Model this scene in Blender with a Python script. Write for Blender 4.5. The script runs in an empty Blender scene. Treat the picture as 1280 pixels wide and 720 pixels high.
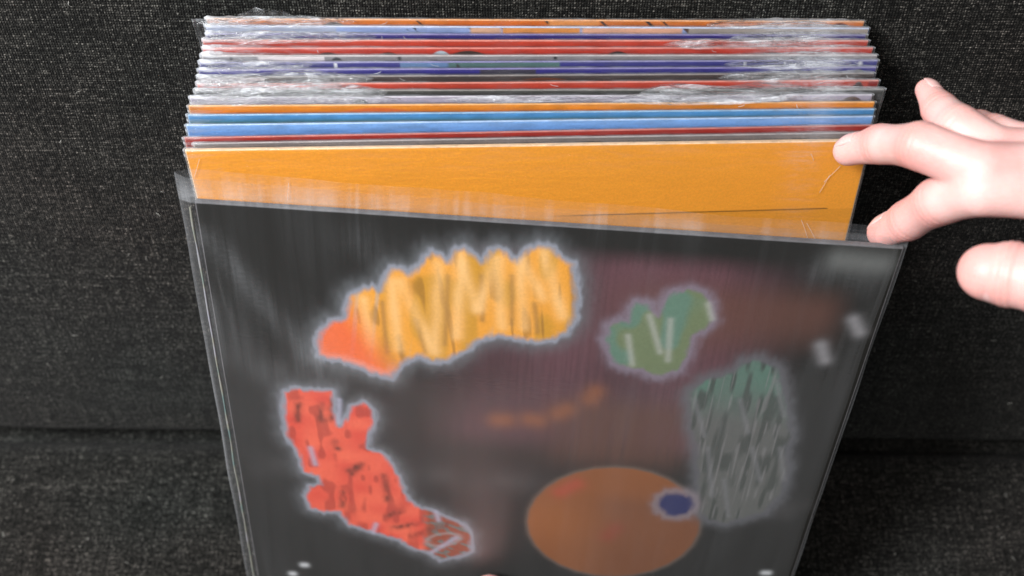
import bpy, bmesh, math, random
import numpy as np
from mathutils import Vector, Matrix, noise

# ---------------------------------------------------------------- camera, world, lights, exposure
sc = bpy.context.scene
PITCH = math.radians(64)
FWD = Vector((0, math.cos(PITCH), -math.sin(PITCH)))
UP = Vector((0, math.sin(PITCH), math.cos(PITCH)))
RIGHT = Vector((1, 0, 0))
CREASE_CAM = (-.1095, -.7117)                 # height / depth of the sofa crease seen from the tripod
CAM = Vector((0, 0, .42)) - UP*CREASE_CAM[0] + FWD*CREASE_CAM[1]
FOC = 1300.0

def W(x, y, z):                              # tripod frame (metres) to room frame
    return CAM + RIGHT*x + UP*y - FWD*z
def U(px, py, d):                            # sight line measured on the photograph, at distance d metres
    return W((px-640)/FOC*d, (360-py)/FOC*d, -d)

cd = bpy.data.cameras.new('camera'); co = bpy.data.objects.new('camera', cd)
sc.collection.objects.link(co); sc.camera = co
cd.sensor_width = 36; cd.lens = 36*FOC/1280; cd.clip_start = .01; cd.clip_end = 50
co.matrix_world = Matrix(((1, 0, 0, CAM.x), (0, UP.y, -FWD.y, CAM.y), (0, UP.z, -FWD.z, CAM.z), (0, 0, 0, 1)))
cd.dof.use_dof = True; cd.dof.focus_distance = .50; cd.dof.aperture_fstop = 6.3

wd = bpy.data.worlds.new('World'); sc.world = wd; wd.use_nodes = True
bg = wd.node_tree.nodes['Background']; bg.inputs[0].default_value = (.95, .97, 1, 1); bg.inputs[1].default_value = .15

def area(name, loc, target, size, power, col):
    ld = bpy.data.lights.new(name, 'AREA'); ld.shape = 'RECTANGLE'; ld.size, ld.size_y = size
    ld.energy = power; ld.color = col
    o = bpy.data.objects.new(name, ld); sc.collection.objects.link(o); o.location = loc
    o.rotation_euler = (Vector(target)-Vector(loc)).to_track_quat('-Z', 'Y').to_euler()
    return o
area('window_light', (-1.0, -.3, 1.85), (0, .1, .6), (.5, .5), 51, (.97, .98, 1))
area('fill_light', (-.45, -.65, 2.1), (0, .05, .55), (.6, .5), 7, (1, .95, .9))  # unseen fill lamp, added to soften the shade
vs = sc.view_settings; vs.view_transform = 'Standard'; vs.look = 'None'; vs.exposure = 0; vs.gamma = 1; vs.use_curve_mapping = False
sc.render.engine = 'CYCLES'
sc.cycles.transparent_max_bounces = 24

# ---------------------------------------------------------------- helpers
COL = sc.collection
def lin(c):
    return tuple(((v/255)/12.92 if v <= 10 else ((v/255+.055)/1.055)**2.4) for v in c)
def tag(o, label=None, cat=None, group=None, kind=None):
    if label: o['label'] = label
    if cat: o['category'] = cat
    if group: o['group'] = group
    if kind: o['kind'] = kind
    return o
def link(name, me, m=None, parent=None, smooth=False):
    me.name = name
    o = bpy.data.objects.new(name, me); COL.objects.link(o)
    if m: me.materials.append(m)
    if parent: o.parent = parent
    if smooth: me.shade_smooth()
    return o
def grid_mesh(P, closed_u=False):            # P: (nu, nv, 3) array
    nu, nv = P.shape[:2]
    i = np.arange(nu*nv).reshape(nu, nv)
    if closed_u: i = np.vstack([i, i[:1]])
    q = np.stack([i[:-1, :-1], i[1:, :-1], i[1:, 1:], i[:-1, 1:]], -1).reshape(-1, 4)
    me = bpy.data.meshes.new('m'); me.vertices.add(nu*nv); me.vertices.foreach_set('co', P.reshape(-1).astype('f'))
    me.loops.add(q.size); me.loops.foreach_set('vertex_index', q.reshape(-1).astype('i'))
    me.polygons.add(len(q)); me.polygons.foreach_set('loop_start', np.arange(0, q.size, 4, dtype='i'))
    me.update(calc_edges=True); me.validate()
    return me
def set_col(me, name, C):
    a = me.color_attributes.new(name, 'FLOAT_COLOR', 'POINT')
    c = np.ones((len(me.vertices), 4), 'f'); c[:, :3] = C.reshape(-1, 3); a.data.foreach_set('color', c.reshape(-1))
def set_val(me, name, V):
    a = me.attributes.new(name, 'FLOAT', 'POINT'); a.data.foreach_set('value', V.reshape(-1).astype('f'))
def sstep(a, b, x):
    t = np.clip((x-a)/(b-a), 0, 1); return t*t*(3-2*t)
def nz(x, y, z=0.): return noise.noise(Vector((x, y, z)))

class NT:
    def __init__(s, name):
        s.m = bpy.data.materials.new(name); s.m.use_nodes = True; s.t = s.m.node_tree
        s.b = s.t.nodes['Principled BSDF']; s.out = s.t.nodes['Material Output']
    def n(s, typ, ins=None, **kw):
        x = s.t.nodes.new(typ)
        for k, v in kw.items(): setattr(x, k, v)
        for k, v in (ins or {}).items():
            if hasattr(v, 'outputs'): v = v.outputs[0]
            if isinstance(v, bpy.types.NodeSocket): s.t.links.new(v, x.inputs[k])
            else: x.inputs[k].default_value = v
        return x
    def math(s, op, a, b=0., c=0.): return s.n('ShaderNodeMath', {0: a, 1: b, 2: c}, operation=op)
    def ramp(s, fac, stops):
        r = s.n('ShaderNodeValToRGB', {0: fac}); e = r.color_ramp.elements
        while len(e) < len(stops): e.new(.5)
        for q, (p, c) in zip(e, stops): q.position = p; q.color = (*c, 1) if len(c) == 3 else c
        return r
    def noise(s, vec, scale, detail=3, dist=0., rough=.5):
        return s.n('ShaderNodeTexNoise', {'Vector': vec, 'Scale': scale, 'Detail': detail, 'Distortion': dist, 'Roughness': rough})
    def set(s, k, v):
        if hasattr(v, 'outputs'): v = v.outputs[0]
        if isinstance(v, bpy.types.NodeSocket): s.t.links.new(v, s.b.inputs[k])
        else: s.b.inputs[k].default_value = v

# ---------------------------------------------------------------- materials
def mat_fabric():
    k = NT('charcoal_melange_weave'); tc = k.n('ShaderNodeTexCoord')
    uv = tc.outputs['UV']
    def scl(x, y): return k.n('ShaderNodeMapping', {'Vector': uv, 'Scale': (x, y, 1)})
    wob = k.noise(scl(55, 55), 1, 2)
    uvw = k.n('ShaderNodeMixRGB', {'Fac': .0012, 'Color1': uv, 'Color2': wob.outputs['Color']}, blend_type='ADD')
    sx = k.n('ShaderNodeSeparateXYZ', {0: uvw})
    wx = k.math('SINE', k.math('MULTIPLY', sx.outputs[0], math.pi/.0013))
    wy = k.math('SINE', k.math('MULTIPLY', sx.outputs[1], math.pi/.0013))
    prod = k.math('MULTIPLY', wx, wy)                                   # plain weave checker
    weft = k.noise(scl(190, 900), 1, 2, .4, .65)
    warp = k.noise(scl(900, 380), 1, 2, .4, .65)
    sel = k.ramp(k.math('MULTIPLY_ADD', prod, .5, .5), [(.42, (0, 0, 0)), (.58, (1, 1, 1))])
    thr = k.n('ShaderNodeMixRGB', {'Fac': sel, 'Color1': weft, 'Color2': warp})
    big = k.noise(scl(30, 75), 1, 4)
    th2 = k.math('ADD', thr, k.math('MULTIPLY', k.math('SUBTRACT', big, .5), .13))
    slub = k.math('ADD', k.noise(scl(18, 800), 1, 2), k.noise(scl(800, 26), 1, 2))
    th2 = k.math('ADD', th2, k.math('MULTIPLY', k.math('SUBTRACT', slub, 1.), .22))
    th2 = k.math('ADD', th2, k.math('MULTIPLY_ADD', k.math('ABSOLUTE', prod), .09, -.04))
    col = k.ramp(th2, [(.32, (.0018, .0018, .0018)), (.45, (.0060, .0060, .0056)), (.55, (.0195, .0195, .0178)), (.64, (.062, .061, .056)), (.78, (.23, .22, .20))])
    warmn = k.noise(scl(5, 7), 1, 2)
    tint = k.n('ShaderNodeMixRGB', {'Fac': 1., 'Color1': col, 'Color2': k.ramp(warmn, [(.35, (.93, 1, .98)), (.7, (1.1, .97, .93))])}, blend_type='MULTIPLY')
    k.set('Base Color', tint); k.set('Roughness', .92); k.set('Specular IOR Level', .12)
    k.set('Sheen Weight', .05); k.set('Sheen Roughness', .4)
    h = k.math('ADD', k.math('ABSOLUTE', prod), k.math('MULTIPLY', thr, 1.6))
    bp = k.n('ShaderNodeBump', {'Height': h, 'Strength': .9, 'Distance': .0005}); k.set('Normal', bp)
    return k.m

def mat_print(name, rough=.42):
    k = NT(name); a = k.n('ShaderNodeAttribute', attribute_name='ink')
    tc = k.n('ShaderNodeTexCoord')
    g = k.noise(k.n('ShaderNodeMapping', {'Vector': tc.outputs['Object'], 'Scale': (900, 900, 900)}), 1, 2)
    sp = k.ramp(g, [(.3, (.93, .93, .93)), (.7, (1.04, 1.04, 1.04))])
    k.set('Base Color', k.n('ShaderNodeMixRGB', {'Fac': 1., 'Color1': a.outputs['Color'], 'Color2': sp}, blend_type='MULTIPLY'))
    k.set('Roughness', rough); k.set('Specular IOR Level', .22)
    k.set('Normal', k.n('ShaderNodeBump', {'Height': g, 'Strength': .02, 'Distance': .0002}))
    return k.m

def mat_card(name, c):
    k = NT(name); tc = k.n('ShaderNodeTexCoord')
    g = k.noise(k.n('ShaderNodeMapping', {'Vector': tc.outputs['Object'], 'Scale': (180, 900, 900)}), 1, 3)
    c = lin(c)
    k.set('Base Color', k.ramp(g, [(.3, tuple(v*.72 for v in c)), (.55, c), (.75, tuple(min(1, v*1.1) for v in c))]))
    k.set('Roughness', .75)
    return k.m

def mat_film(name, base, milk_gain, streak=(30, 1, 240), rough=.13, bump=.6, spec=.5, thr=(.42, .72), graze=.06):
    """clear poly film; the attribute 'milk' says where it is creased"""
    k = NT(name); tc = k.n('ShaderNodeTexCoord'); ob = tc.outputs['Object']
    a = k.n('ShaderNodeAttribute', attribute_name='milk').outputs['Fac']
    wr = k.noise(k.n('ShaderNodeMapping', {'Vector': ob, 'Scale': streak}), 1, 4, 1.2, .62)
    fine = k.noise(k.n('ShaderNodeMapping', {'Vector': ob, 'Scale': (260, 420, 900)}), 1, 3, .6)
    cre = k.ramp(k.math('ADD', k.math('MULTIPLY', wr, .82), k.math('MULTIPLY', fine, .18)), [(thr[0], (0, 0, 0)), (thr[1], (1, 1, 1))])
    lw = k.n('ShaderNodeLayerWeight', {'Blend': .25}).outputs['Facing']
    fac = k.math('ADD', k.math('MULTIPLY', k.math('MULTIPLY', a, milk_gain), k.math('MULTIPLY_ADD', cre, .85, .15)),
                 k.math('ADD', base, k.math('MULTIPLY', lw, graze)))
    fac.use_clamp = True
    bp = k.n('ShaderNodeBump', {'Height': k.math('ADD', wr, k.math('MULTIPLY', fine, .5)), 'Strength': bump, 'Distance': .0016})
    k.set('Base Color', (.83, .86, .90, 1)); k.set('Roughness', .3); k.set('Normal', bp)
    gl = k.n('ShaderNodeBsdfGlossy', {'Color': (1, 1, 1, 1), 'Roughness': rough, 'Normal': bp})
    tr = k.n('ShaderNodeBsdfTransparent', {'Color': (.985, .985, .985, 1)})
    fr = k.n('ShaderNodeFresnel', {'IOR': 1.45, 'Normal': bp})
    m1 = k.n('ShaderNodeMixShader', {0: k.math('MULTIPLY', fr, spec), 1: tr, 2: gl})
    m2 = k.n('ShaderNodeMixShader', {0: fac, 1: m1, 2: k.b.outputs[0]})
    k.t.links.new(m2.outputs[0], k.out.inputs[0])
    return k.m

def mat_skin():
    k = NT('skin'); tc = k.n('ShaderNodeTexCoord'); ob = tc.outputs['Object']
    n1 = k.noise(ob, 38, 3); n2 = k.noise(ob, 420, 3); n3 = k.n('ShaderNodeTexVoronoi', {'Vector': ob, 'Scale': 900.})
    col = k.ramp(n1, [(.3, lin((224, 166, 159))), (.55, lin((234, 188, 181))), (.75, lin((240, 202, 196)))])
    fl = k.n('ShaderNodeAttribute', attribute_name='flush').outputs['Fac']
    col = k.n('ShaderNodeMixRGB', {'Fac': k.math('MULTIPLY', fl, .5), 'Color1': col, 'Color2': (*lin((214, 120, 108)), 1)})
    k.set('Base Color', col); k.set('Roughness', .48); k.set('Subsurface Weight', .35)
    k.set('Subsurface Radius', (.012, .005, .003)); k.set('Subsurface Scale', .5)
    h = k.math('ADD', n2, k.math('MULTIPLY', n3.outputs['Distance'], .6))
    k.set('Normal', k.n('ShaderNodeBump', {'Height': h, 'Strength': .25, 'Distance': .0004}))
    return k.m
def mat_plain(name, c, rough=.4, **kw):
    k = NT(name); tc = k.n('ShaderNodeTexCoord'); g = k.noise(tc.outputs['Object'], 160, 2)
    c = lin(c); k.set('Base Color', k.ramp(g, [(.3, tuple(v*.9 for v in c)), (.7, c)])); k.set('Roughness', rough)
    for a, b in kw.items(): k.set(a, b)
    return k.m

FABRIC = mat_fabric(); PRINT = mat_print('printed_card')
FILM = mat_film('shrink_film', .006, .62, spec=.5, thr=(.46, .66), graze=.012)
FOLD = mat_film('creased_film', .02, .72, streak=(60, 300, 300), rough=.14, bump=1., spec=.8, thr=(.44, .66))
BAG = mat_film('outer_bag_film', .006, .5, streak=(70, 5, 3), rough=.45, bump=.05, spec=.12, graze=.012, thr=(.45, .8))
SKIN = mat_skin(); NAIL = mat_plain('fingernail', (232, 186, 180), .25)
LINT = mat_plain('lint', (190, 188, 180), .9)

# ---------------------------------------------------------------- sofa
cy, cz = CREASE_CAM
Cw = W(0, cy, cz)
def dirw(y, z):
    v = UP*y - FWD*z; v.normalize(); return v
B = dirw(.2319, .2145)                       # up the backrest
NB = Vector((0, -B.z, B.y)) if Vector((0, -B.z, B.y)).y < 0 else Vector((0, B.z, -B.y))
S = dirw(-.904, .428)                        # forward along the seat
NS = Vector((0, -S.z, S.y)); NS = NS if NS.z > 0 else -NS

def arc(c, a, b, r, n, a0=0, a1=math.pi/2):  # from c+a*r turning to c+b*r
    return [c + a*(r*math.cos(t)) + b*(r*math.sin(t)) for t in [a0+(a1-a0)*i/n for i in range(n+1)]]
def resample(pts, step):
    out = [pts[0]]
    for p in pts[1:]:
        d = (p-out[-1]).length
        if d > step*1.5:
            q = out[-1].copy(); n = int(d/step)
            for i in range(1, n): out.append(q.lerp(p, i/n))
        out.append(p)
    return out
def cushion(name, prof, parent, yaw, seed, amp):
    prof = resample(prof, .006)
    xs = np.linspace(-.75, .75, 230)
    arcl = [0.]
    for a, b in zip(prof, prof[1:]): arcl.append(arcl[-1]+(b-a).length)
    n = len(prof); P = np.zeros((len(xs), n, 3))
    tang = [(prof[min(i+1, n-1)]-prof[max(i-1, 0)]).normalized() for i in range(n)]
    for i, x in enumerate(xs):
        for j, p in enumerate(prof):
            d = amp*(nz(x*5+seed, arcl[j]*6, seed) + .35*nz(x*17, arcl[j]*19, seed+3))
            nn = Vector((0, -tang[j].z, tang[j].y))
            q = p + nn*d
            P[i, j] = (x, q.y - math.tan(yaw)*x, q.z)
    me = grid_mesh(P)
    uvl = me.uv_layers.new(name='UVMap')
    li = np.zeros(len(me.loops), 'i'); me.loops.foreach_get('vertex_index', li)
    uv = np.stack([xs[li // n], np.array(arcl)[li % n]], -1)
    uvl.data.foreach_set('uv', uv.reshape(-1).astype('f'))
    return link(name, me, FABRIC, parent, True)
YAW = math.radians(.8)
sofa = bpy.data.objects.new('sofa', None); COL.objects.link(sofa); sofa.location = (0, 0, .25)
tag(sofa, 'dark charcoal woven fabric sofa, its back and seat meeting in a crease behind the records', 'sofa')
def off(pts): return [p - Vector((0, 0, .25)) for p in pts]
r = .009
base = Cw - NB*.004
back = [base - NB*.16 + B*.0] + arc(base + B*r - NB*(r+.004), -B, NB, r, 10) \
     + [base + B*q_ - NB*(.0065*((.085-q_)/.085)**2 if q_ < .085 else 0) + NB*.011*max(0, (.03-q_)/.03)**2*0 for q_ in (.02, .03, .04, .05, .06, .07, .08, .09)] + [base + B*.45] + arc(base + B*.45 - NB*.05, NB, B, .05, 10)[1:] + [base + B*.5 - NB*.15]
cushion('back_cushion', off(back), sofa, YAW, 4.3, .0016)
seat0 = Cw - NS*.011
seat = [seat0 - S*.14 - NS*.024, seat0 - S*.0085 - NS*.022] + arc(seat0 + S*.008 - NS*.014, -S, NS, .014, 8) + [seat0 + S*.46] + arc(seat0 + S*.46 - NS*.04, NS, S, .04, 8)[1:] + [seat0 + S*.5 - NS*.15]
cushion('seat_cushion', off(seat)[::-1], sofa, YAW, 9.1, .0012)

# lint caught on the fabric
rnd = random.Random(5)
bm = bmesh.new()
def fibre(bm, p0, p1, p2, r):
    pts = [(1-t)**2*p0 + 2*t*(1-t)*p1 + t*t*p2 for t in (0, .25, .5, .75, 1)]
    rings = []
    for i, p in enumerate(pts):
        t = (pts[min(i+1, 4)]-pts[max(i-1, 0)]).normalized(); a = t.orthogonal().normalized(); b = t.cross(a)
        rings.append([bm.verts.new(p+(a*math.cos(k*2.094)+b*math.sin(k*2.094))*r) for k in range(3)])
    for q, s in zip(rings, rings[1:]):
        for k in range(3): bm.faces.new((q[k], q[(k+1) % 3], s[(k+1) % 3], s[k]))
for i in range(150):
    x = rnd.uniform(-.36, .36)
    if rnd.random() < .6: o, d, nn = Cw + B*rnd.uniform(.03, .33), B, NB
    else: o, d, nn = Cw + S*rnd.uniform(.02, .14), S, NS
    o = o + Vector((x, -x*math.tan(YAW), 0)) - nn*.0032
    l = rnd.uniform(.0008, .0035); an = rnd.uniform(0, 6.28)
    v = (Vector((1, 0, 0))*math.cos(an)+d*math.sin(an))*l
    w = (d*math.cos(an)-Vector((1, 0, 0))*math.sin(an))*l*rnd.uniform(-.5, .5)
    fibre(bm, o, o+v*.5+w+nn*l*.4, o+v+nn*.0004, rnd.uniform(.00008, .00018))
me = bpy.data.meshes.new('lint'); bm.to_mesh(me); bm.free()
tag(link('lint', me, LINT), 'tiny pale lint fibres scattered over the charcoal sofa fabric', 'lint', kind='stuff')

# ---------------------------------------------------------------- record sleeves
def frame(TLw, TRw, Bw):
    x = (TRw-TLw).normalized(); T = (TLw+TRw)/2
    z = T-Bw; z -= x*z.dot(x); z.normalize(); y = z.cross(x)
    return x, y, z, T
def empty(name, x, y, z, loc):
    o = bpy.data.objects.new(name, None); COL.objects.link(o); o.empty_display_size = .05
    o.matrix_world = Matrix((( x.x, y.x, z.x, loc.x), (x.y, y.y, z.y, loc.y), (x.z, y.z, z.z, loc.z), (0, 0, 0, 1)))
    return o
H = .315
def jacket_mesh(w, t, h=H, bev=.00045):
    bm = bmesh.new(); bmesh.ops.create_cube(bm, size=1)
    for v in bm.verts: v.co = Vector((v.co.x*w, v.co.y*t, (v.co.z+.5)*h))
    bmesh.ops.bevel(bm, geom=list(bm.edges), offset=min(bev, t*.4), segments=2, affect='EDGES', profile=.6)
    me = bpy.data.meshes.new('jacket'); bm.to_mesh(me); bm.free(); return me

def cover_mesh(w, t, us, vs, colfn, bow=0):
    """printed front: grid over u (m from left), v (m below top edge)"""
    Ug, Vg = np.meshgrid(us, vs, indexing='ij')
    P = np.stack([Ug-w/2, np.full_like(Ug, -t/2-.00012), H-Vg], -1)
    me = grid_mesh(P); set_col(me, 'ink', colfn(Ug, Vg)); return me

def ptex(a, sc_x, sc_y, seed=0):             # cheap numpy value noise
    def h(i, j): 
        s = np.sin(i*127.1+j*311.7+seed*74.7)*43758.5453; return s-np.floor(s)
    x, y = a[0]*sc_x, a[1]*sc_y; i, j = np.floor(x), np.floor(y); fx, fy = x-i, y-j
    fx = fx*fx*(3-2*fx); fy = fy*fy*(3-2*fy)
    return (h(i, j)*(1-fx)+h(i+1, j)*fx)*(1-fy)+(h(i, j+1)*(1-fx)+h(i+1, j+1)*fx)*fy

def wrap_mesh(w, t, h, seed, milkL, milkR, wl, wr, amp, ext=.0009, gap=.00035):
    """shrink film round a jacket: front, over the top, down the back"""
    nu = 190
    us = np.concatenate([np.linspace(0, .06, 60, endpoint=False), np.linspace(.06, .94, 80, endpoint=False), np.linspace(.94, 1, 50)])
    sec = []
    T2 = t/2+gap
    for z in (0, .08, .16, .22, .26, .28, .29, .297, .302, .306, .309, .311, .313, .3142): sec.append((-T2, z/H*h))
    for a in np.linspace(0, math.pi, 9)[1:-1]: sec.append((-T2*math.cos(a), h + (gap+.0003)*math.sin(a)+.0000))
    for z in (.3142, .311, .305, .29, .2, .1, 0): sec.append((T2, z/H*h))
    n = len(sec); P = np.zeros((len(us), n, 3)); M = np.zeros((len(us), n))
    for i, u in enumerate(us):
        x = (u-.5)*(w+2*ext)
        eL = math.exp(-max(0, u*w)/wl)*milkL; eR = math.exp(-(((1-u)*w-.030)/wr)**2)*milkR
        e = min(1, eL+eR)
        end = max(0, 1-min(u, 1-u)*w/.0012)                # the ends pinch in to a seam
        for j, (y, z) in enumerate(sec):
            top = max(0., 1-(h-z)/.02)
            a = amp*(.12+e)*top
            d = abs(nz(x*60+seed, z*260+y*700, seed*1.7))*1.6 + .8*abs(nz(x*190, z*700+y*1500+seed, seed))
            d = a*d
            sgn = -1 if y < 0 else 1
            front = abs(y) > T2*.9
            py = y*(1-.75*end) + (sgn*d*.5*(1-end) if front else 0)
            pz = z + (0 if front else d*1.1) - (end*.0006 if j in range(13, 22) else 0)
            P[i, j] = (x + (nz(z*90, y*300, seed+5)*.0006)*end, py, pz)
            M[i, j] = min(1, e*(.4+.6*top) + .05*top + (.6*end) + (.10 if not front else 0))
    me = grid_mesh(P); set_val(me, 'milk', M); return me

def fold_mesh(x0, x1, depth, rise, seed, lean=0.):
    """gathers of loose film lying flat over the top edges; local frame of its sleeve (x, y away, z up)"""
    nu, nv = 110, 26; P = np.zeros((nu, nv, 3)); M = np.zeros((nu, nv))
    for i in range(nu):
        u = i/(nu-1); env = math.sin(math.pi*u)**.5*(.8+.45*nz(u*3, seed, 1))
        for j in range(nv):
            v = j/(nv-1)
            x = x0+(x1-x0)*u + .002*nz(u*6, v*2, seed)
            y = -depth*(v-.5)*env + depth*lean*(u-.5)
            rid = abs(nz(u*2.5+v*1.5+seed, v*4+u*2, seed))*1.6 + abs(nz(u*6-v*3, v*9+seed, seed+9))*.7
            z = -.62*depth*env*(v-.5) + rise*env*rid*math.sin(math.pi*v)     # follows the stepping tops downhill to the front
            P[i, j] = (x, y, z)
            edge = min(v, 1-v)*nv
            M[i, j] = min(1, max(0, .02+.9*rid+1.2*nz(u*4, v*1.5, seed+4)))*min(1, env*1.2)*min(1, .35+edge*.25)
    me = grid_mesh(P); set_val(me, 'milk', M); return me

SEATP = Cw
def seat_hit(T, L=H):                        # where a sleeve of height L whose top is T meets the seat
    a = T-SEATP; a = Vector((0, a.y, a.z)); b = -2*a.dot(S); c = a.length_squared-L*L
    D = b*b-4*c
    s = (-b+math.sqrt(max(D, 0)))/2
    return s

def seg(u, px, xl, xr):                      # helper for printed bands measured in photo pixels along the top
    return (px-xl)/(xr-xl)
GREY = (150, 145, 148)
# left top corner, right top corner (sight lines), ground colour, lower colour, label
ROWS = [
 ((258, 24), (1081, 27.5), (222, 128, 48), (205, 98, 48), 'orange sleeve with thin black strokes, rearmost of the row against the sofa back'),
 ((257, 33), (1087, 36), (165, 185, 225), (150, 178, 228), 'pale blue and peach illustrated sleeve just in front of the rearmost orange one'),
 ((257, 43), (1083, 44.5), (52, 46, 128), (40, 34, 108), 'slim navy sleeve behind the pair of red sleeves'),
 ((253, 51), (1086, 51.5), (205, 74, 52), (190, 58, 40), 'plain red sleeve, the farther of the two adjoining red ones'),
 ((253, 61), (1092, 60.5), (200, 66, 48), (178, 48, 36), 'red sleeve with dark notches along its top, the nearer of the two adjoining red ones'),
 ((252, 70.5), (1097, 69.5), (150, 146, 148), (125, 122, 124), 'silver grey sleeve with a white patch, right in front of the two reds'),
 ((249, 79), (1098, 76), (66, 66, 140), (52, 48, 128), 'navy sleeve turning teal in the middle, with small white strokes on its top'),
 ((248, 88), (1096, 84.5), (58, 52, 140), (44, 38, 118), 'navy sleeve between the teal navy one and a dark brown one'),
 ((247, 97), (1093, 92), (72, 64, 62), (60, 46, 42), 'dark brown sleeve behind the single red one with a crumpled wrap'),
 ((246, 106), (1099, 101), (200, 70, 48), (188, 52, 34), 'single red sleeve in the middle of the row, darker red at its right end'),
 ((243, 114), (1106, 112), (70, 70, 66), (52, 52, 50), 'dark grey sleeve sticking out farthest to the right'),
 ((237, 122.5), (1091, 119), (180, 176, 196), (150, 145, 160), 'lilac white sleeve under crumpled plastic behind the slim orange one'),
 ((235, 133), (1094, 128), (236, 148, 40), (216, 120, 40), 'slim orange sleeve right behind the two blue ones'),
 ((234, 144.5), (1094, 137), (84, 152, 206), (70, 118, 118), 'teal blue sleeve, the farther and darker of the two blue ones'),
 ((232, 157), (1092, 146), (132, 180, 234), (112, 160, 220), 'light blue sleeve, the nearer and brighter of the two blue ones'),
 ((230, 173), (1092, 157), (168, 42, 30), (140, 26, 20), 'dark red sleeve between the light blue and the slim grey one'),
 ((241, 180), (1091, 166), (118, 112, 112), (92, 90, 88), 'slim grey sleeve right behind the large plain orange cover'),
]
MARKS = {   # printed details: (from px, to px, colour, depth from, depth to)
 0: [(404, 428, (70, 50, 35), .0012, .004), (519, 522, (40, 30, 25), 0, .02), (560, 682, (226, 120, 40), 0, .02), (680, 685, (60, 40, 30), 0, .02), (686, 749, (235, 160, 90), 0, .02), (749, 753, (60, 40, 30), 0, .02), (806, 811, (50, 35, 28), 0, .02), (827, 830, (50, 35, 28), 0, .02), (1040, 1062, (110, 50, 30), .0006, .004)],
 1: [(257, 420, (185, 195, 215), 0, .02), (505, 511, (30, 32, 40), .001, .004), (515, 521, (30, 32, 40), .0002, .004), (523, 525, (30, 32, 40), .0008, .004), (585, 588, (50, 45, 45), 0, .02), (588, 626, (236, 192, 160), 0, .02), (626, 628, (60, 50, 45), 0, .02), (628, 725, (238, 165, 90), 0, .02), (726, 728, (90, 75, 60), 0, .02), (728, 853, (242, 190, 158), 0, .02), (853, 861, (90, 60, 45), 0, .02), (861, 1100, (178, 168, 158), 0, .02)],
 4: [(398, 420, (60, 30, 26), .0020, .004), (475, 495, (80, 35, 28), .002, .004), (540, 562, (190, 205, 215), .0012, .006), (562, 608, (72, 56, 50), .0012, .006), (760, 785, (60, 30, 26), .0015, .005), (950, 985, (90, 30, 24), .002, .005)],
 5: [(322, 405, (236, 228, 228), 0, .02), (405, 436, (60, 60, 62), .0006, .02), (497, 501, (60, 60, 62), 0, .02), (692, 696, (40, 40, 44), 0, .02), (287, 290, (40, 40, 44), 0, .02)],
 6: [(500, 560, (110, 140, 180), 0, .02), (560, 700, (92, 124, 122), 0, .02), (567, 577, (70, 72, 70), .0008, .02), (417, 421, (225, 228, 232), 0, .02), (930, 933, (220, 224, 230), 0, .02), (980, 983, (220, 224, 230), 0, .02), (1074, 1078, (225, 228, 232), 0, .02)],
 7: [(600, 670, (66, 62, 80), 0, .02), (1060, 1090, (60, 62, 66), .0008, .02)],
 8: [(247, 330, (190, 180, 182), 0, .02), (600, 760, (110, 64, 44), .0012, .02)],
 9: [(1062, 1086, (70, 30, 22), .0004, .02), (1086, 1100, (150, 30, 20), 0, .02)],
 11: [(430, 470, (60, 58, 62), .001, .02), (1040, 1092, (84, 56, 44), .0006, .02)],
 12: [(380, 560, (222, 116, 50), .0014, .02)],
}
def band_col(k, c1, c2, xl, xr, w):
    c1, c2 = np.array(lin(c1)), np.array(lin(c2))
    def fn(u, v):
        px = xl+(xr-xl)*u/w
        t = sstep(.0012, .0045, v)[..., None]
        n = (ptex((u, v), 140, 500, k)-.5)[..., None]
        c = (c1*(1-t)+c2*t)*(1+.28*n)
        for a, b, col, va, vb in MARKS.get(k, []):
            slant = (v*2600) if b-a < 9 and k < 2 else 0
            hump = va if va == 0 else va + (vb-va)*.5*((px-(a+b)/2)/((b-a)/2))**2
            m = sstep(a-1.2, a+1.2, px-slant)*(1-sstep(b-1.2, b+1.2, px-slant))*sstep(hump-.0003, hump+.0003, v+1e-4)*(v < vb)
            c = c*(1-m[..., None]) + np.array(lin(col))*(1+.2*n)*m[..., None]
        return np.clip(c, 0, 1)
    return fn
VS = np.concatenate([np.linspace(0.0002, .008, 20), [.012, .02, .05, .12, .2, .3148]])

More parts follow.
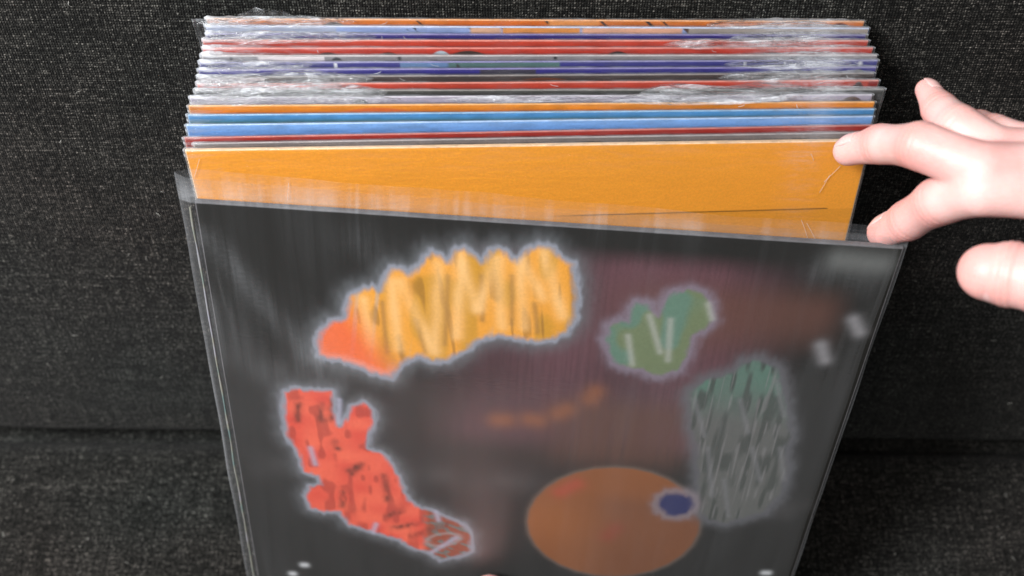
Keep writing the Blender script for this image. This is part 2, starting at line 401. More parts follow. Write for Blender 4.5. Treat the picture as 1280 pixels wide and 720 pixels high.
NR = len(ROWS)
geo = []
for k, (tl, tr, *_r) in enumerate(ROWS + [((231, 188.5), (1088, 176), None, None, None)]):
    d = .489-.012*k/NR
    a, b = U(*tl, d), U(*tr, d)
    T = (a+b)/2; s = seat_hit(T)
    Bp = SEATP + S*s; Bp.x = T.x
    geo.append((a, b, T, Bp, s))
SM = [g[4] for g in geo]
GRP = 'record sleeves standing in a row on the sofa'
for k, (tl, tr, c1, c2, lab) in enumerate(ROWS):
    a, b, T, Bp, s = geo[k]
    x, y, z, T = frame(a, b, Bp)
    w = (b-a).length
    an, bn, Tn, Bn, sn = geo[k+1]
    gap = min((Tn-T).dot(-y), (an-a).dot(-y), (bn-b).dot(-y), (Bn-Bp).dot(-y))
    t = max(.0007, min(.0014, gap-.0009))
    org = T - z*H + y*(t/2)
    e = empty('record_sleeve', x, y, z, org)
    tag(e, lab, 'record sleeve', GRP)
    edge = tuple(int(.38*c+.62*q) for c, q in zip((232, 224, 218), c1))
    link('jacket', jacket_mesh(w, t), mat_card('card_edge', edge), e)
    us = np.linspace(.0006, w-.0006, 420)
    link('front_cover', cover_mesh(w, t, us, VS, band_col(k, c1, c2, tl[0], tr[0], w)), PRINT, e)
    far = k < 12
    link('shrink_wrap', wrap_mesh(w, t, H, 3.7*k+1, (.95 if far else .4), (.8 if far else .35),
         (.03 if far else .012), (.020 if far else .012), (.0011 if far else .0005)), FILM, e, True)
    # loose gathers of film on top
    FOLDS = {0: [(-.158, -.085, .0075, .0022), (.08, .138, .006, .0018)],
             2: [(-.156, -.075, .0075, .0012), (.09, .134, .006, .0014)],
             3: [(.06, .128, .006, .0014)],
             6: [(-.155, -.105, .006, .0012), (.086, .145, .006, .0013)],
             8: [(-.157, -.075, .0095, .0018), (.085, .128, .006, .0026)],
             9: [(-.157, -.09, .0085, .0014)],
             10: [(-.156, -.07, .0095, .0018), (.045, .130, .0115, .0034)],
             11: [(-.156, -.06, .0065, .0013), (.02, .12, .007, .0014), (-.04, .03, .005, .001)]}
    for q, (f0, f1, dep, rise) in enumerate(FOLDS.get(k, [])):
        fo = link('film_fold', fold_mesh(f0, f1, dep, rise, k*5.1+q*2.3, .15), FOLD, e, True)
        fo.location = (0, -.0026, H-.0002)
    if k == 0:                                  # loose bag corner standing out at the left
        def cornr(seed):
            P = np.zeros((14, 40, 3)); M = np.zeros((14, 40))
            for i in range(14):
                for j in range(40):
                    u, v = i/13, j/39
                    P[i, j] = (-.1560 - .0058*(1-u)*(1-v)**.6 - .0005*nz(v*12, u, 2), -.001-.0035*u*math.sin(v*3)-.001*nz(u*4, v*9, 3), H+.0005-.055*v)
                    M[i, j] = .02+.35*abs(nz(u*4, v*6, 7))+(.45 if i == 0 or j < 2 else 0)
            me = grid_mesh(P); set_val(me, 'milk', M); return me
        link('bag_corner', cornr(1), FILM, e, True)
        P = np.zeros((40, 12, 3)); M = np.zeros((40, 12))
        for i in range(40):
            for j in range(12):
                u, v = i/39, j/11; hh = .0056*math.sin(math.pi*u)**.6*(.8+.5*nz(u*4, 1, 1))
                P[i, j] = (-.141+.027*u+.001*nz(u*5, v*3, 2), .0012+.0012*nz(u*7, v*2, 5), H-.004+(hh+.004)*v)
                M[i, j] = .12+.5*abs(nz(u*8, v*3, 9))+(.3 if j > 10 else 0)
        me = grid_mesh(P); set_val(me, 'milk', M); link('bag_corner', me, FILM, e, True)

# glints on shrink wrap creases, put in as thin pale strands here and there
k_ = NT('film_glint'); k_.set('Base Color', (.8, .82, .84, 1)); k_.set('Roughness', .3); k_.set('Alpha', .42); GLINT = k_.m
rnd2 = random.Random(11)
stack = [o for o in COL.objects if o.name.startswith('record_sleeve')]
for o in stack[:13]:
    for q in range(2):
        xx = rnd2.choice([rnd2.uniform(-.15, -.05), rnd2.uniform(.05, .15), rnd2.uniform(-.14, .14)])
        dx, dz = rnd2.uniform(-.004, .004), rnd2.uniform(.0008, .003)
        bm = bmesh.new(); y0 = -.0019
        fibre(bm, Vector((xx, y0, H)), Vector((xx+dx*.2, y0-.0004, H-dz*.7)), Vector((xx+dx, y0-.0002, H-dz)), rnd2.uniform(.00007, .00015))
        me = bpy.data.meshes.new('wrap_glint'); bm.to_mesh(me); bm.free(); link('wrap_glint', me, GLINT, o)

# the large plain orange sleeve, tipped slightly forward
a, b, T, Bp, s = geo[-1]
x, y, z, T = frame(a, b, Bp); w = (b-a).length; t = .0024
org = T - z*H + y*(t/2)
e = empty('record_sleeve', x, y, z, org)
tag(e, 'large plain orange sleeve, its broad front showing just behind the tipped black one', 'record sleeve', GRP)
link('jacket', jacket_mesh(w, t), mat_card('card_edge', (240, 205, 165)), e)
def orange_col(u, v):
    c = np.array(lin((253, 176, 60)))*np.ones(u.shape+(1,))
    c = c*(1+.05*(ptex((u, v), 40, 60, 3)-.5)[..., None])
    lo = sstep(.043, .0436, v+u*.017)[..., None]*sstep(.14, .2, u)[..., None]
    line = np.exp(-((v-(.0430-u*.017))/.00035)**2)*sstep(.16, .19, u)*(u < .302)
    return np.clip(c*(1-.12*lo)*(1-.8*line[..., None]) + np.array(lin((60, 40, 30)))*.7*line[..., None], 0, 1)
us = np.linspace(.0006, w-.0006, 220); vv = np.concatenate([np.linspace(.0003, .075, 170), np.linspace(.08, .3148, 20)])
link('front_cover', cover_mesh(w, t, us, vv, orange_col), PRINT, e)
link('shrink_wrap', wrap_mesh(w, t, H, 61.3, .35, .25, .008, .008, .0006, ext=.0012), FILM, e, True)
def strands(name, items, parent, yoff, rr=.00014):
    for (u0, v0, u1, v1) in items:
        bm = bmesh.new()
        p0 = Vector((u0-w/2, yoff, H-v0)); p2 = Vector((u1-w/2, yoff, H-v1)); mid = (p0+p2)/2+Vector((rnd.uniform(-.0006, .0006), -.0002, 0))
        fibre(bm, p0, mid, p2, rr)
        me = bpy.data.meshes.new(name); bm.to_mesh(me); bm.free(); link(name, me, GLINT, parent)
strands('wrap_glint', [(.303, .013, .297, .022), (.299, .018, .296, .028), (.290, .044, .296, .058), (.293, .046, .299, .056), (.006, .004, .0015, .014), (.045, .018, .043, .028), (.288, .006, .29, .01)], e, -t/2-.0008, .00009)  # glint lines on the orange sleeve's film, modelled as pale strands

# ---------------------------------------------------------------- black sleeve tipped forward, in its clear outer bag
TLc, TRc, BLc = W(-.1412, .0384, -.4624), W(.1731, .0177, -.4592), W(-.1556, -.2098, -.6558)
BRc = W(.1587, -.2306, -.6526)
x, y, z, T = frame(TLc, TRc, (BLc+BRc)/2); w = .315; t = .003
org = T - z*H + y*(t/2)
blk = empty('record_sleeve', x, y, z, org)
tag(blk, 'black sleeve with yellow, red and green artwork and an orange disc, tipped forward in front', 'record sleeve', GRP)
link('jacket', jacket_mesh(w, t), mat_card('card_edge', (92, 90, 92)), blk)
ART_SHAPES= {'yellow': [(49.0, 87.4), (49.3, 76.9), (52.2, 69.0), (57.6, 63.5), (63.5, 62.0), (66.4, 48.9), (70.1, 44.3), (77.7, 41.3), (81.1, 42.9), (84.3, 34.6), (87.4, 30.2), (91.1, 29.4), (95.5, 32.3), (100.4, 26.4), (102.3, 22.6), (105.9, 19.1), (109.6, 20.2), (113.3, 24.4), (116.1, 17.8), (120.5, 14.8), (124.2, 18.1), (129.0, 22.2), (132.1, 16.5), (136.4, 14.4), (140.9, 17.6), (144.7, 20.9), (148.7, 14.3), (153.6, 11.3), (159.4, 11.7), (164.1, 16.6), (170.2, 20.7), (173.5, 34.2), (174.2, 51.0), (171.2, 61.2), (163.9, 66.9), (154.4, 68.7), (144.6, 67.0), (136.8, 66.7), (129.2, 69.9), (121.6, 78.3), (113.8, 84.3), (105.8, 86.1), (99.9, 82.9), (93.9, 86.1), (88.6, 93.0), (85.7, 98.7), (79.7, 98.1), (71.7, 94.5), (62.0, 90.0), (54.1, 88.6)], 'red': [(29.9, 113.7), (34.2, 111.1), (54.7, 110.3), (55.0, 125.7), (57.0, 135.5), (61.5, 129.2), (64.4, 120.8), (70.8, 117.3), (75.2, 122.1), (75.7, 129.6), (71.9, 141.8), (70.7, 151.1), (77.9, 153.4), (84.1, 162.2), (88.2, 174.6), (92.3, 190.7), (98.9, 196.7), (107.9, 199.2), (114.7, 204.0), (122.9, 208.0), (127.7, 216.7), (128.0, 231.1), (122.0, 236.9), (110.3, 241.9), (103.3, 235.2), (94.0, 232.5), (87.1, 226.0), (71.1, 220.5), (57.6, 214.9), (53.5, 204.9), (44.4, 205.8), (36.9, 203.1), (34.9, 193.2), (38.2, 184.8), (43.7, 182.3), (43.3, 175.8), (35.5, 173.4), (34.1, 164.0), (32.7, 154.8), (28.3, 146.0), (28.3, 131.1)], 'green': [(189.2, 64.7), (189.9, 56.1), (195.1, 51.6), (199.0, 52.3), (198.8, 44.0), (201.3, 40.0), (207.8, 40.9), (212.4, 47.7), (213.5, 39.4), (216.4, 33.5), (224.1, 30.0), (231.8, 32.2), (235.8, 38.5), (238.8, 47.9), (236.0, 54.0), (231.4, 58.4), (230.6, 68.7), (227.7, 80.4), (220.5, 85.3), (214.7, 85.9), (208.3, 82.2), (200.4, 81.8), (194.1, 78.2)], 'grey': [(233.8, 95.0), (240.4, 86.2), (253.1, 79.7), (257.6, 72.5), (264.8, 69.8), (273.5, 74.2), (278.9, 85.4), (286.1, 106.8), (291.0, 120.8), (289.6, 129.8), (294.0, 144.5), (294.3, 166.7), (288.3, 180.5), (278.5, 186.9), (268.5, 192.7), (259.2, 190.3), (251.6, 184.3), (248.5, 158.5), (243.9, 134.2), (237.9, 117.1)], 'disc': [(255.0, 192.1), (255.4, 202.5), (253.4, 212.9), (249.0, 222.6), (242.3, 231.3), (233.7, 238.3), (223.6, 243.2), (212.6, 245.7), (201.3, 245.6), (190.4, 243.0), (180.4, 238.1), (171.9, 231.0), (165.4, 222.3), (161.2, 212.5), (159.4, 202.1), (160.0, 191.7), (163.0, 181.8), (168.1, 172.8), (175.0, 165.1), (183.3, 159.1), (192.7, 155.0), (202.8, 153.0), (213.1, 153.0), (223.1, 155.2), (232.4, 159.4), (240.6, 165.4), (247.4, 173.1), (252.3, 182.1)], 'hole': [(250.6, 177.7), (250.0, 183.5), (246.6, 188.0), (241.4, 190.1), (235.7, 189.1), (231.2, 185.4), (229.0, 180.0), (229.7, 174.3), (233.1, 169.9), (238.2, 167.9), (243.8, 168.8), (248.3, 172.4)]}
ART_LINES= {'lt_y': [(87.2, 37.7, 88.9, 78.6), (91.0, 37.4, 107.0, 79.6), (108.9, 25.7, 107.8, 78.5), (118.7, 20.3, 118.3, 68.3), (119.5, 24.8, 127.5, 50.1), (127.5, 50.1, 135.2, 21.2), (135.9, 21.2, 139.7, 60.4), (146.0, 19.0, 150.0, 59.5), (146.8, 20.3, 157.7, 41.3), (156.7, 15.0, 167.8, 51.5), (73.6, 49.8, 75.2, 77.2)], 'dk_y': [(82.3, 50.5, 83.7, 81.7), (89.5, 70.8, 92.3, 88.9), (113.3, 32.2, 112.1, 74.0), (128.9, 30.9, 130.0, 57.2), (142.9, 29.8, 144.2, 58.5), (169.7, 23.0, 173.7, 53.5), (98.2, 60.0, 102.7, 80.0), (154.2, 45.4, 156.7, 62.4)], 'dk_r': [(36.6, 121.6, 35.3, 133.4), (48.7, 120.5, 47.5, 132.2), (54.7, 117.1, 53.0, 131.7), (60.3, 169.6, 67.6, 163.8), (61.9, 172.0, 65.2, 167.9), (79.5, 172.2, 81.1, 191.8), (56.7, 187.6, 55.2, 199.2), (80.7, 205.5, 86.3, 201.5), (53.7, 147.8, 55.2, 152.6), (94.1, 221.7, 114.8, 208.9), (82.7, 215.8, 96.5, 210.8)], 'lt_r': [(58.0, 116.8, 57.1, 133.1), (40.5, 154.0, 42.2, 166.3), (73.7, 213.2, 71.6, 220.5), (105.6, 235.0, 119.5, 220.4), (107.9, 199.2, 109.3, 206.0)], 'lt_g': [(200.0, 61.2, 204.0, 78.9), (208.7, 48.0, 216.5, 69.9), (218.7, 49.6, 221.0, 74.7), (234.7, 38.6, 237.9, 47.0)], 'lt_t': [(237.8, 100.1, 246.6, 125.0), (250.0, 133.6, 258.1, 170.4), (260.3, 98.0, 268.3, 120.0), (275.2, 83.0, 284.1, 107.0), (286.8, 130.1, 293.8, 153.9), (262.4, 157.1, 269.5, 185.8), (272.5, 131.4, 281.2, 155.2)], 'blob_o': [(139.7, 123.5, 143.9, 123.1), (156.2, 121.4, 160.4, 122.1), (170.6, 116.0, 174.5, 112.8), (185.9, 103.8, 187.9, 99.2), (175.9, 175.5, 184.0, 168.2), (205.7, 209.8, 209.4, 202.4)], 'blob_w': [(291.8, 59.2, 295.7, 68.0), (303.2, 42.3, 307.6, 49.3), (21.2, 264.6, 22.2, 264.5), (28.7, 255.3, 30.2, 255.2), (298.5, 233.1, 300.8, 232.9)], 'blob_g': [(288.9, 8.7, 306.9, 9.5)]}
def sdf(poly, X, Y):
    poly = np.array(poly); d = np.full(X.shape, 1e9); ins = np.zeros(X.shape, bool)
    for (x0, y0), (x1, y1) in zip(poly, np.roll(poly, -1, 0)):
        ex, ey = x1-x0, y1-y0; wx, wy = X-x0, Y-y0
        tt = np.clip((wx*ex+wy*ey)/(ex*ex+ey*ey+1e-9), 0, 1)
        d = np.minimum(d, (wx-ex*tt)**2+(wy-ey*tt)**2)
        c = ((y0 <= Y) & (y1 > Y)) | ((y1 <= Y) & (y0 > Y))
        ins ^= c & (X < x0+(Y-y0)/(ey if abs(ey) > 1e-9 else 1e-9)*ex)
    d = np.sqrt(d); return np.where(ins, -d, d)
def sline(l, X, Y):
    x0, y0, x1, y1 = l; ex, ey = x1-x0, y1-y0
    tt = np.clip(((X-x0)*ex+(Y-y0)*ey)/(ex*ex+ey*ey+1e-9), 0, 1)
    return np.hypot(X-x0-ex*tt, Y-y0-ey*tt)
def art(u, v):
    X, Y = u*1000, v*1000                   # millimetres on the cover
    def C(*c): return np.array(lin(c))
    def mixc(c, col, m): m = np.clip(m, 0, 1)[..., None]; return c*(1-m)+col*m
    c = C(25, 24, 21)*np.ones(X.shape+(3,))
    vert = ptex((X, Y), 1.1, .03, 5); soft = ptex((X, Y), .035, .03, 8); soft2 = ptex((X, Y), .09, .06, 2)
    # faint plum and brown figure behind the lettering
    m = sstep(95, 150, X)*(1-sstep(235, 290, X))*sstep(8, 24, Y)*(1-sstep(128, 150, Y))
    c = mixc(c, C(88, 58, 64), m*(.6+.6*soft)*(.8+.3*vert))
    m = sstep(170, 230, X)*(1-sstep(285, 305, X))*sstep(18, 40, Y)*(1-sstep(55, 85, Y+.15*(X-200)))
    c = mixc(c, C(92, 60, 50), m*.7)
    m = sstep(150, 190, X)*(1-sstep(225, 250, X))*sstep(95, 115, Y)*(1-sstep(140, 165, Y))
    c = mixc(c, C(84, 54, 42), m*.8*(.7+.5*vert))
    for l in ART_LINES['blob_g']: c = mixc(c, C(98, 100, 98), np.exp(-(sline(l, X, Y)/7)**2)*.8)
    for l in ART_LINES['blob_o'][:4]: c = mixc(c, C(122, 74, 48), np.exp(-(sline(l, X, Y)/5.5)**2)*.85)
    m = np.exp(-((Y-170)/10)**2)*(1-sstep(150, 175, X))*.5+np.exp(-((Y-178)/9)**2)*sstep(225, 245, X)*.5
    c = mixc(c, C(70, 68, 68), m*soft2)
    # disc
    d = sdf(ART_SHAPES['disc'], X, Y)
    dc = C(124, 72, 34)*np.ones(X.shape+(3,)); dc = mixc(dc, C(148, 88, 42), soft*.7)
    for l in ART_LINES['blob_o'][4:]: dc = mixc(dc, C(158, 66, 44), np.exp(-(sline(l, X, Y)/5)**2)*.75)
    dc = mixc(dc, C(98, 60, 40), sstep(175, 215, X)*sstep(168, 185, Y)*.6)
    c = mixc(c, C(96, 80, 70), np.exp(-(np.maximum(d, 0)/2.0)**2)*.8)
    c = mixc(c, dc, 1-sstep(-1.4, 1.0, d))
    def halo(c, d, col, wd, k=.8): return mixc(c, col, np.exp(-(np.maximum(d, 0)/wd)**2)*k)
    jit = (ptex((X, Y), .5, .25, 4)-.5)*1.8 + (ptex((X, Y), 1.6, .2, 9)-.5)*.5
    # grey green paint tube
    d = sdf(ART_SHAPES['grey'], X, Y)+jit
    c = halo(c, d, C(88, 88, 92), 4.5, .85)
    g = mixc(C(86, 87, 84)*np.ones(X.shape+(3,)), C(78, 112, 98), (1-sstep(88, 118, Y))*(.35+.8*ptex((X, Y), .12, .05, 6)))
    g = mixc(g, C(56, 60, 56), sstep(.4, .8, ptex((X, Y), .4, .07, 12))*.8)
    g = mixc(g, C(120, 118, 118), sstep(.72, .9, ptex((X, Y), .9, .06, 14))*.5)
    c = mixc(c, g, 1-sstep(-2.5, .6, d))
    for l in ART_LINES['lt_t']: c = mixc(c, C(108, 108, 110), np.exp(-(sline(l, X, Y)/1.5)**2)*.55)
    d = sdf(ART_SHAPES['hole'], X, Y)+jit
    c = halo(c, d, C(122, 112, 118), 3.2, .8); c = mixc(c, C(34, 38, 84), (1-sstep(-4, .8, d))*(.55+.45*sstep(168, 174, Y)))
    # green lettering
    d = sdf(ART_SHAPES['green'], X, Y)+jit
    c = halo(c, d, C(118, 108, 120), 3.6, .85)
    g = mixc(C(100, 112, 82)*np.ones(X.shape+(3,)), C(88, 116, 100), sstep(.4, .7, ptex((X, Y), .1, .08, 21)))
    c = mixc(c, g, 1-sstep(-2.6, .4, d))
    for l in ART_LINES['lt_g']: c = mixc(c, C(156, 158, 150), np.exp(-(sline(l, X, Y)/1.8)**2)*.6)
    # red figure
    d = sdf(ART_SHAPES['red'], X, Y)+jit
    c = halo(c, d, C(96, 98, 102), 6.0, .8); c = halo(c, d-.6, C(142, 146, 158), 1.5, .7)
    g = mixc(C(204, 66, 48)*np.ones(X.shape+(3,)), C(224, 98, 70), ptex((X, Y), .12, .12, 33)); g = mixc(g, C(150, 48, 34), sstep(.62, .85, ptex((X, Y), .28, .12, 37))*.6)
    tail = sstep(98, 106, X)*sstep(152, 166, Y)
    xt = X-.3*Y
    g = mixc(g, C(136, 66, 44), sstep(55, 62, X-.0*Y)*0+sstep(0, 1, tail))
    g = mixc(g, C(104, 98, 92), tail*sstep(.55, .7, ptex((X+.6*Y, Y-.5*X), .22, .5, 3)))
    for l in ART_LINES['dk_r']: g = mixc(g, C(112, 44, 28), np.exp(-(sline(l, X, Y)/2.2)**2)*.8*(.3+ptex((X, Y), .5, .3, 55)))
    c = mixc(c, g, 1-sstep(-2.4, .8, d))
    # pale loop printed round the brown tail of the red figure
    xa, ya = (X-112)*.93-(Y-223)*-.36*-1, (Y-223)*.93+(X-112)*.36; dt = np.abs(np.hypot(xa/1.9, ya)-5.2); c = mixc(c, C(150, 142, 140), np.exp(-(dt/1.1)**2)*.55*(X > 92))
    for l in ART_LINES['lt_r']: c = mixc(c, C(160, 160, 178), np.exp(-(sline(l, X, Y)/1.7)**2)*.7)
    # yellow lettering
    d = sdf(ART_SHAPES['yellow'], X, Y)+jit
    c = halo(c, d, C(94, 97, 100), 6.5, .85); c = halo(c, d-.7, C(142, 146, 158), 1.5, .7)
    g = mixc(C(216, 148, 52)*np.ones(X.shape+(3,)), C(190, 136, 40), sstep(.45, .75, ptex((X, Y), .12, .05, 41)))
    g = mixc(g, C(176, 156, 132), sstep(.80, .93, ptex((X+.12*Y, Y), .21, .012, 61))*.7)
    g = mixc(g, C(132, 92, 34), sstep(.72, .9, ptex((X-.1*Y, Y), .34, .05, 67))*.6)
    redm = (1-sstep(70, 94, X-.55*(Y-85)))
    for l in ART_LINES['dk_y']: g = mixc(g, C(150, 108, 52), np.exp(-(sline(l, X, Y)/1.5)**2)*.7)
    for l in ART_LINES['lt_y']: g = mixc(g, C(228, 180, 116), np.exp(-(sline(l, X, Y)/3.2)**2)*.75*(.55+.6*ptex((X, Y), .3, .09, 77)))
    g = mixc(g, C(220, 96, 56), redm*.9)
    g = mixc(g, C(214, 140, 122), (1-sstep(-6.5, -2.5, -np.abs(d)*0-(-d if False else -d)))*0+redm*sstep(-7, -2, d)*sstep(78, 90, Y)*.7)
    c = mixc(c, g, 1-sstep(-3.4, .9, d))
    for l in ART_LINES['blob_w'][:2]: c = mixc(c, C(122, 120, 122), np.exp(-(sline(l, X, Y)/3.6)**2)*.9)
    for l in ART_LINES['blob_w'][2:]: c = mixc(c, C(186, 188, 190), np.exp(-(sline(l, X, Y)/2.2)**2)*.95)
    return np.clip(c, 0, 1)
us = np.linspace(.0007, w-.0007, 640); vv = np.linspace(.0007, .3143, 620)
link('front_cover', cover_mesh(w, t, us, vv, art), mat_print('printed_black_card', .68), blk)

# soft light streaks painted into the bag's whiteness: start, end, half width (mm), whiteness
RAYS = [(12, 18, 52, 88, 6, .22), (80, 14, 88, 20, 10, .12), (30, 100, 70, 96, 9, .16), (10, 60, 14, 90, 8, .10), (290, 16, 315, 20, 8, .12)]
def bag_mesh():
    """clear outer bag: front sheet, open lip above the sleeve, slightly wider than the sleeve"""
    us = np.concatenate([np.linspace(0, .06, 26, endpoint=False), np.linspace(.06, .94, 120, endpoint=False), np.linspace(.94, 1, 26)])
    vs = np.concatenate([np.linspace(-.014, .02, 40, endpoint=False), np.linspace(.02, .32, 70)])
    nf = len(vs); full = list(vs) + list(vs[::-1])
    P = np.zeros((len(us), 2*nf, 3)); M = np.zeros((len(us), 2*nf)); bw = .3240
    for i, u in enumerate(us):
        for j, v in enumerate(full):
            front = j < nf
            xx = (u-.5)*bw - .0028 + .0007*nz(v*25, u*2, 3)*(1 if u < .02 or u > .98 else .2)
            e = min(u, 1-u)*bw; pin = min(1, e/.006)
            yy = (t/2+.0007)*pin + .00015
            lip = max(0, -v)/.014; v = v*(1-.55*u) if v < 0 else v
            wav = (.0004+.0010*lip)*nz(u*13, v*16, 5+front) + .00035*abs(nz(u*46, v*7, 9))
            yy += abs(wav)*(.4+pin*.6) + (.0015*lip*(.6+.5*nz(u*5, 2, front*3)))*pin
            zz = H - v + (.0016*nz(u*6, 3, 1+front) if lip > .5 else 0)*lip
            P[i, j] = (xx, -yy if front else yy, zz)
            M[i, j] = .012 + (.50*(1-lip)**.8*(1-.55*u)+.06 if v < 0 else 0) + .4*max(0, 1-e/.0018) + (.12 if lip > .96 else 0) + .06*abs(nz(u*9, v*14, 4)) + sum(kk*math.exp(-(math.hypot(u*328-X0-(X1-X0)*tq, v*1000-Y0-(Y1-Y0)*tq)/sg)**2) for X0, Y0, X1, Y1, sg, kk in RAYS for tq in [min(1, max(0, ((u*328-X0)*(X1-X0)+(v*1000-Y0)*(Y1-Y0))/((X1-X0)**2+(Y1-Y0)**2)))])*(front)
    me = grid_mesh(P); set_val(me, 'milk', M); return me
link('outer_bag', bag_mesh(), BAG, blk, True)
# folded side seam of the bag, a thin bright ridge
bm = bmesh.new()
k_ = NT('bag_seam_film'); tc = k_.n('ShaderNodeTexCoord')
nn = k_.noise(k_.n('ShaderNodeMapping', {'Vector': tc.outputs['Object'], 'Scale': (20, 20, 60)}), 1, 3)
k_.set('Base Color', k_.ramp(nn, [(.35, (.16, .26, .26)), (.5, (.30, .30, .25)), (.65, (.36, .36, .42))])); k_.set('Roughness', .2); k_.set('Alpha', .75); SEAM = k_.m
for sx, rr in ((-1, .00050),):
    ring0 = None; bm = bmesh.new()
    for i in range(60):
        zz = H-.002 - i/59*.308; xx = sx*(.1594+.0006*nz(i*.2, sx, 3)); rad = rr*(1+.5*nz(i*.4, 4, sx))
        ring = [bm.verts.new((xx+rad*math.cos(q), -t/2-.0012+rad*.7*math.sin(q), zz)) for q in (0, 1.26, 2.51, 3.77, 5.03)]
        if ring0:
            for q in range(5): bm.faces.new((ring0[q], ring0[(q+1) % 5], ring[(q+1) % 5], ring[q]))
        ring0 = ring
    me = bpy.data.meshes.new('bag_seam'); bm.to_mesh(me); bm.free(); link('bag_seam', me, SEAM, blk, True)

# ---------------------------------------------------------------- the person's hands
def limb_mesh(chains, blobs=(), voxel=.0013, name='hand', smooth=8, fingers=()):
    bm = bmesh.new()
    def ball(c, r, sq=(1, 1, 1)):
        q = bmesh.ops.create_icosphere(bm, subdivisions=3, radius=1)
        for v in q['verts']: v.co = Vector((v.co.x*r*sq[0], v.co.y*r*sq[1], v.co.z*r*sq[2]))+c
    def cone(a, ra, b, rb):
        d = b-a; L = d.length; ax = d/L; p = ax.orthogonal().normalized(); q = ax.cross(p); n = 24; m = 8; rings = []
        for i in range(m+1):
            f = i/m; c = a+d*f; rr = ra+(rb-ra)*f - .06*min(ra, rb)*math.sin(math.pi*f)
            rings.append([bm.verts.new(c+(p*math.cos(2*math.pi*j/n)+q*math.sin(2*math.pi*j/n))*rr) for j in range(n)])
        for A, Bq in zip(rings, rings[1:]):
            for j in range(n): bm.faces.new((A[j], A[(j+1) % n], Bq[(j+1) % n], Bq[j]))
        bm.faces.new(rings[0][::-1]); bm.faces.new(rings[-1])
    for ch in chains:
        for (a, ra) in ch: ball(a, ra)
        for (a, ra), (b, rb) in zip(ch, ch[1:]): cone(a, ra, b, rb)
    for c, r, sq in blobs: ball(c, r, sq)
    me = bpy.data.meshes.new(name); bm.to_mesh(me); bm.free()
    tmp = bpy.data.objects.new('tmp', me); COL.objects.link(tmp)
    m = tmp.modifiers.new('r', 'REMESH'); m.mode = 'VOXEL'; m.voxel_size = voxel; m.use_smooth_shade = True
    m = tmp.modifiers.new('s', 'SMOOTH'); m.factor = .6; m.iterations = smooth
    dg = bpy.context.evaluated_depsgraph_get(); out = bpy.data.meshes.new_from_object(tmp.evaluated_get(dg))
    bpy.data.objects.remove(tmp); 
    n = len(out.vertices); P = np.zeros(n*3, 'f'); out.vertices.foreach_get('co', P); P = P.reshape(-1, 3)
    N = np.zeros(n*3, 'f'); out.vertex_normals.foreach_get('vector', N); N = N.reshape(-1, 3)
    fl = np.zeros(n); dis = np.zeros(n)
    for ch in fingers:                       # knuckle folds and the redder skin on joints and tips
        for q in range(2, len(ch)-1):
            c = np.array(ch[q][0]); rr = ch[q][1]; ax = np.array((ch[q+1][0]-ch[q-1][0]).normalized())
            d = P-c; s = d@ax; rad = np.sqrt(np.maximum((d*d).sum(1)-s*s, 0)); near = (rad < rr*1.35)*(np.abs(s) < .012)
            fl = np.maximum(fl, near*np.exp(-(s/.006)**2)*.7)
            for kk in (-.0026, 0, .0024): dis -= near*np.exp(-((s-kk)/.0006)**2)*.00028
            dis += near*np.exp(-(s/.007)**2)*.0005
        c = np.array(ch[-1][0]); d = np.sqrt(((P-c)**2).sum(1)); fl = np.maximum(fl, np.exp(-(d/(ch[-1][1]*1.5))**2)*.8)
    P = P+N*dis[:, None]; out.vertices.foreach_set('co', P.astype('f').reshape(-1)); set_val(out, 'flush', fl)
    out.shade_smooth(); return out
def chain(*pts): return [(U(px, py, d), r) for px, py, d, r in pts]
person = bpy.data.objects.new('person', None); COL.objects.link(person)
tag(person, 'pale bare hands reaching in from the right and below to flip the black sleeve', 'person')
person.location = U(1400, 300, .38)
def adopt(o):
    o.location = -person.location; o.parent = person; return o
index = chain((1310, 238, .405, .0125), (1226, 236, .408, .0112), (1172, 252, .430, .0100), (1134, 276, .452, .0088), (1103, 291, .4665, .0070))
middle = chain((1315, 215, .408, .0125), (1228, 212, .408, .0112), (1150, 182, .420, .0098), (1100, 180, .450, .0086), (1060, 189, .4655, .0068))
ring = chain((1320, 195, .415, .012), (1246, 190, .418, .0105), (1196, 158, .428, .0092), (1174, 136, .442, .0074), (1158, 112, .452, .0050))
pinky = chain((1330, 190, .425, .011), (1276, 180, .430, .0092), (1240, 166, .440, .0080), (1222, 158, .452, .0072), (1208, 156, .462, .0064))
thumb = chain((1430, 300, .385, .017), (1370, 352, .372, .0135), (1300, 350, .380, .0122), (1262, 343, .386, .0122), (1234, 340, .390, .0108))
palm = chain((1310, 238, .405, .0125), (1430, 275, .395, .019), (1620, 330, .385, .027))
palm2 = chain((1320, 195, .415, .012), (1440, 235, .40, .019), (1620, 300, .385, .027), (1900, 380, .38, .030))
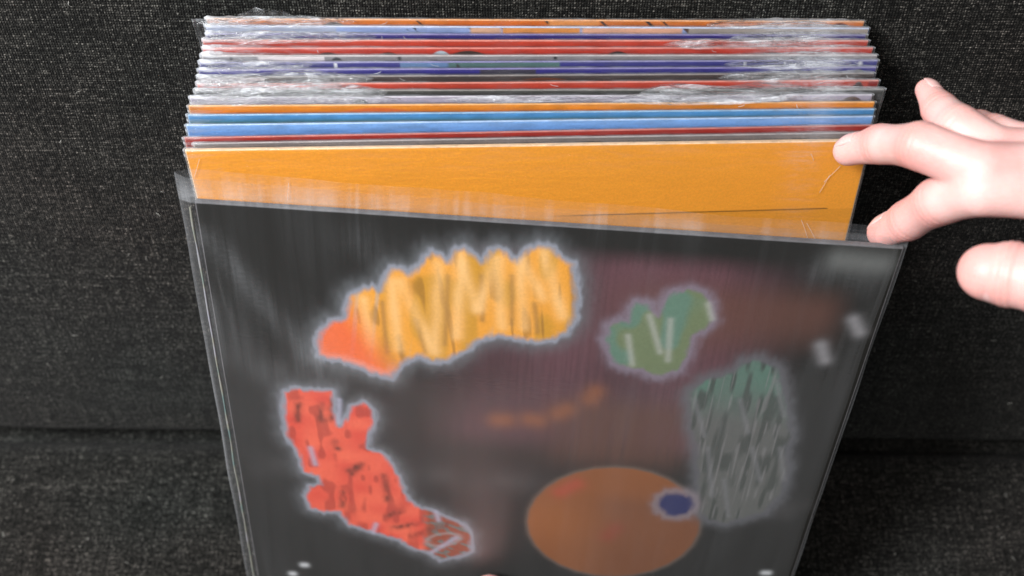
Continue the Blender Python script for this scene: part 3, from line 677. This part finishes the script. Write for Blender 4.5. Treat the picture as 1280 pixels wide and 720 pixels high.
palm3 = chain((1315, 215, .408, .0125), (1400, 262, .40, .018), (1600, 310, .385, .027))
palm4 = chain((1330, 190, .425, .011), (1450, 225, .41, .016), (1620, 300, .39, .025))
rh = link('right_hand', limb_mesh([index, middle, ring, pinky, thumb, palm, palm2, palm3, palm4], voxel=.0009, smooth=14, fingers=[index, middle, ring, pinky, thumb]), SKIN)
adopt(rh)
def nail(parent, tip, prev, r, toward):
    ax = (tip-prev).normalized(); nrm = toward-ax*toward.dot(ax); nrm.normalize(); sd = ax.cross(nrm)
    c = tip - ax*r*.35; P = np.zeros((13, 13, 3))
    for i in range(13):
        for j in range(13):
            a = (i/12-.5)*1.75; l = (j/12-.5)*1.55*r
            taper = 1-.22*abs(j/12-.5)*2*(1 if j > 6 else .6)
            q = c + nrm*(r*1.005*math.cos(a*taper)) + sd*(r*.93*math.sin(a*taper)) + ax*l - nrm*(r*.26*max(0, j/12-.45)**1.6*2.6)
            P[i, j] = q
    me = grid_mesh(P); o = link('fingernail', me, NAIL, None, True)
    sol = o.modifiers.new('t', 'SOLIDIFY'); sol.thickness = .0008; sol.offset = 1
    o.parent = parent
    return o
for ch, tw in ((index, UP*.8-FWD*.5), (middle, UP*.7-FWD*.7), (ring, UP*.2-FWD+RIGHT*.5), (thumb, UP*-.9-FWD*.25)):
    (p1, r1), (p0, r0) = ch[-2], ch[-1]
    nail(rh, p0, p1, r0, tw)
lth = chain((480, 1010, .50, .018), (560, 900, .540, .0155), (595, 810, .580, .0132), (609, 756, .598, .0122), (612, 742, .603, .0112))
lfs = [chain((430+i*34, 1100, .48, .016), (520+i*42, 1030+i*8, .50, .0115), (590+i*40, 985+i*14, .525, .0100), (640+i*34, 960+i*20, .55, .0085)) for i in range(4)]
lp = chain((480, 1010, .50, .018), (380, 1160, .47, .026), (250, 1350, .45, .03))
lh = link('left_hand', limb_mesh([lth, lp]+lfs, voxel=.0015, fingers=[lth]), SKIN); adopt(lh)
nail(lh, lth[-1][0], lth[-2][0], lth[-1][1], UP*.2-FWD)
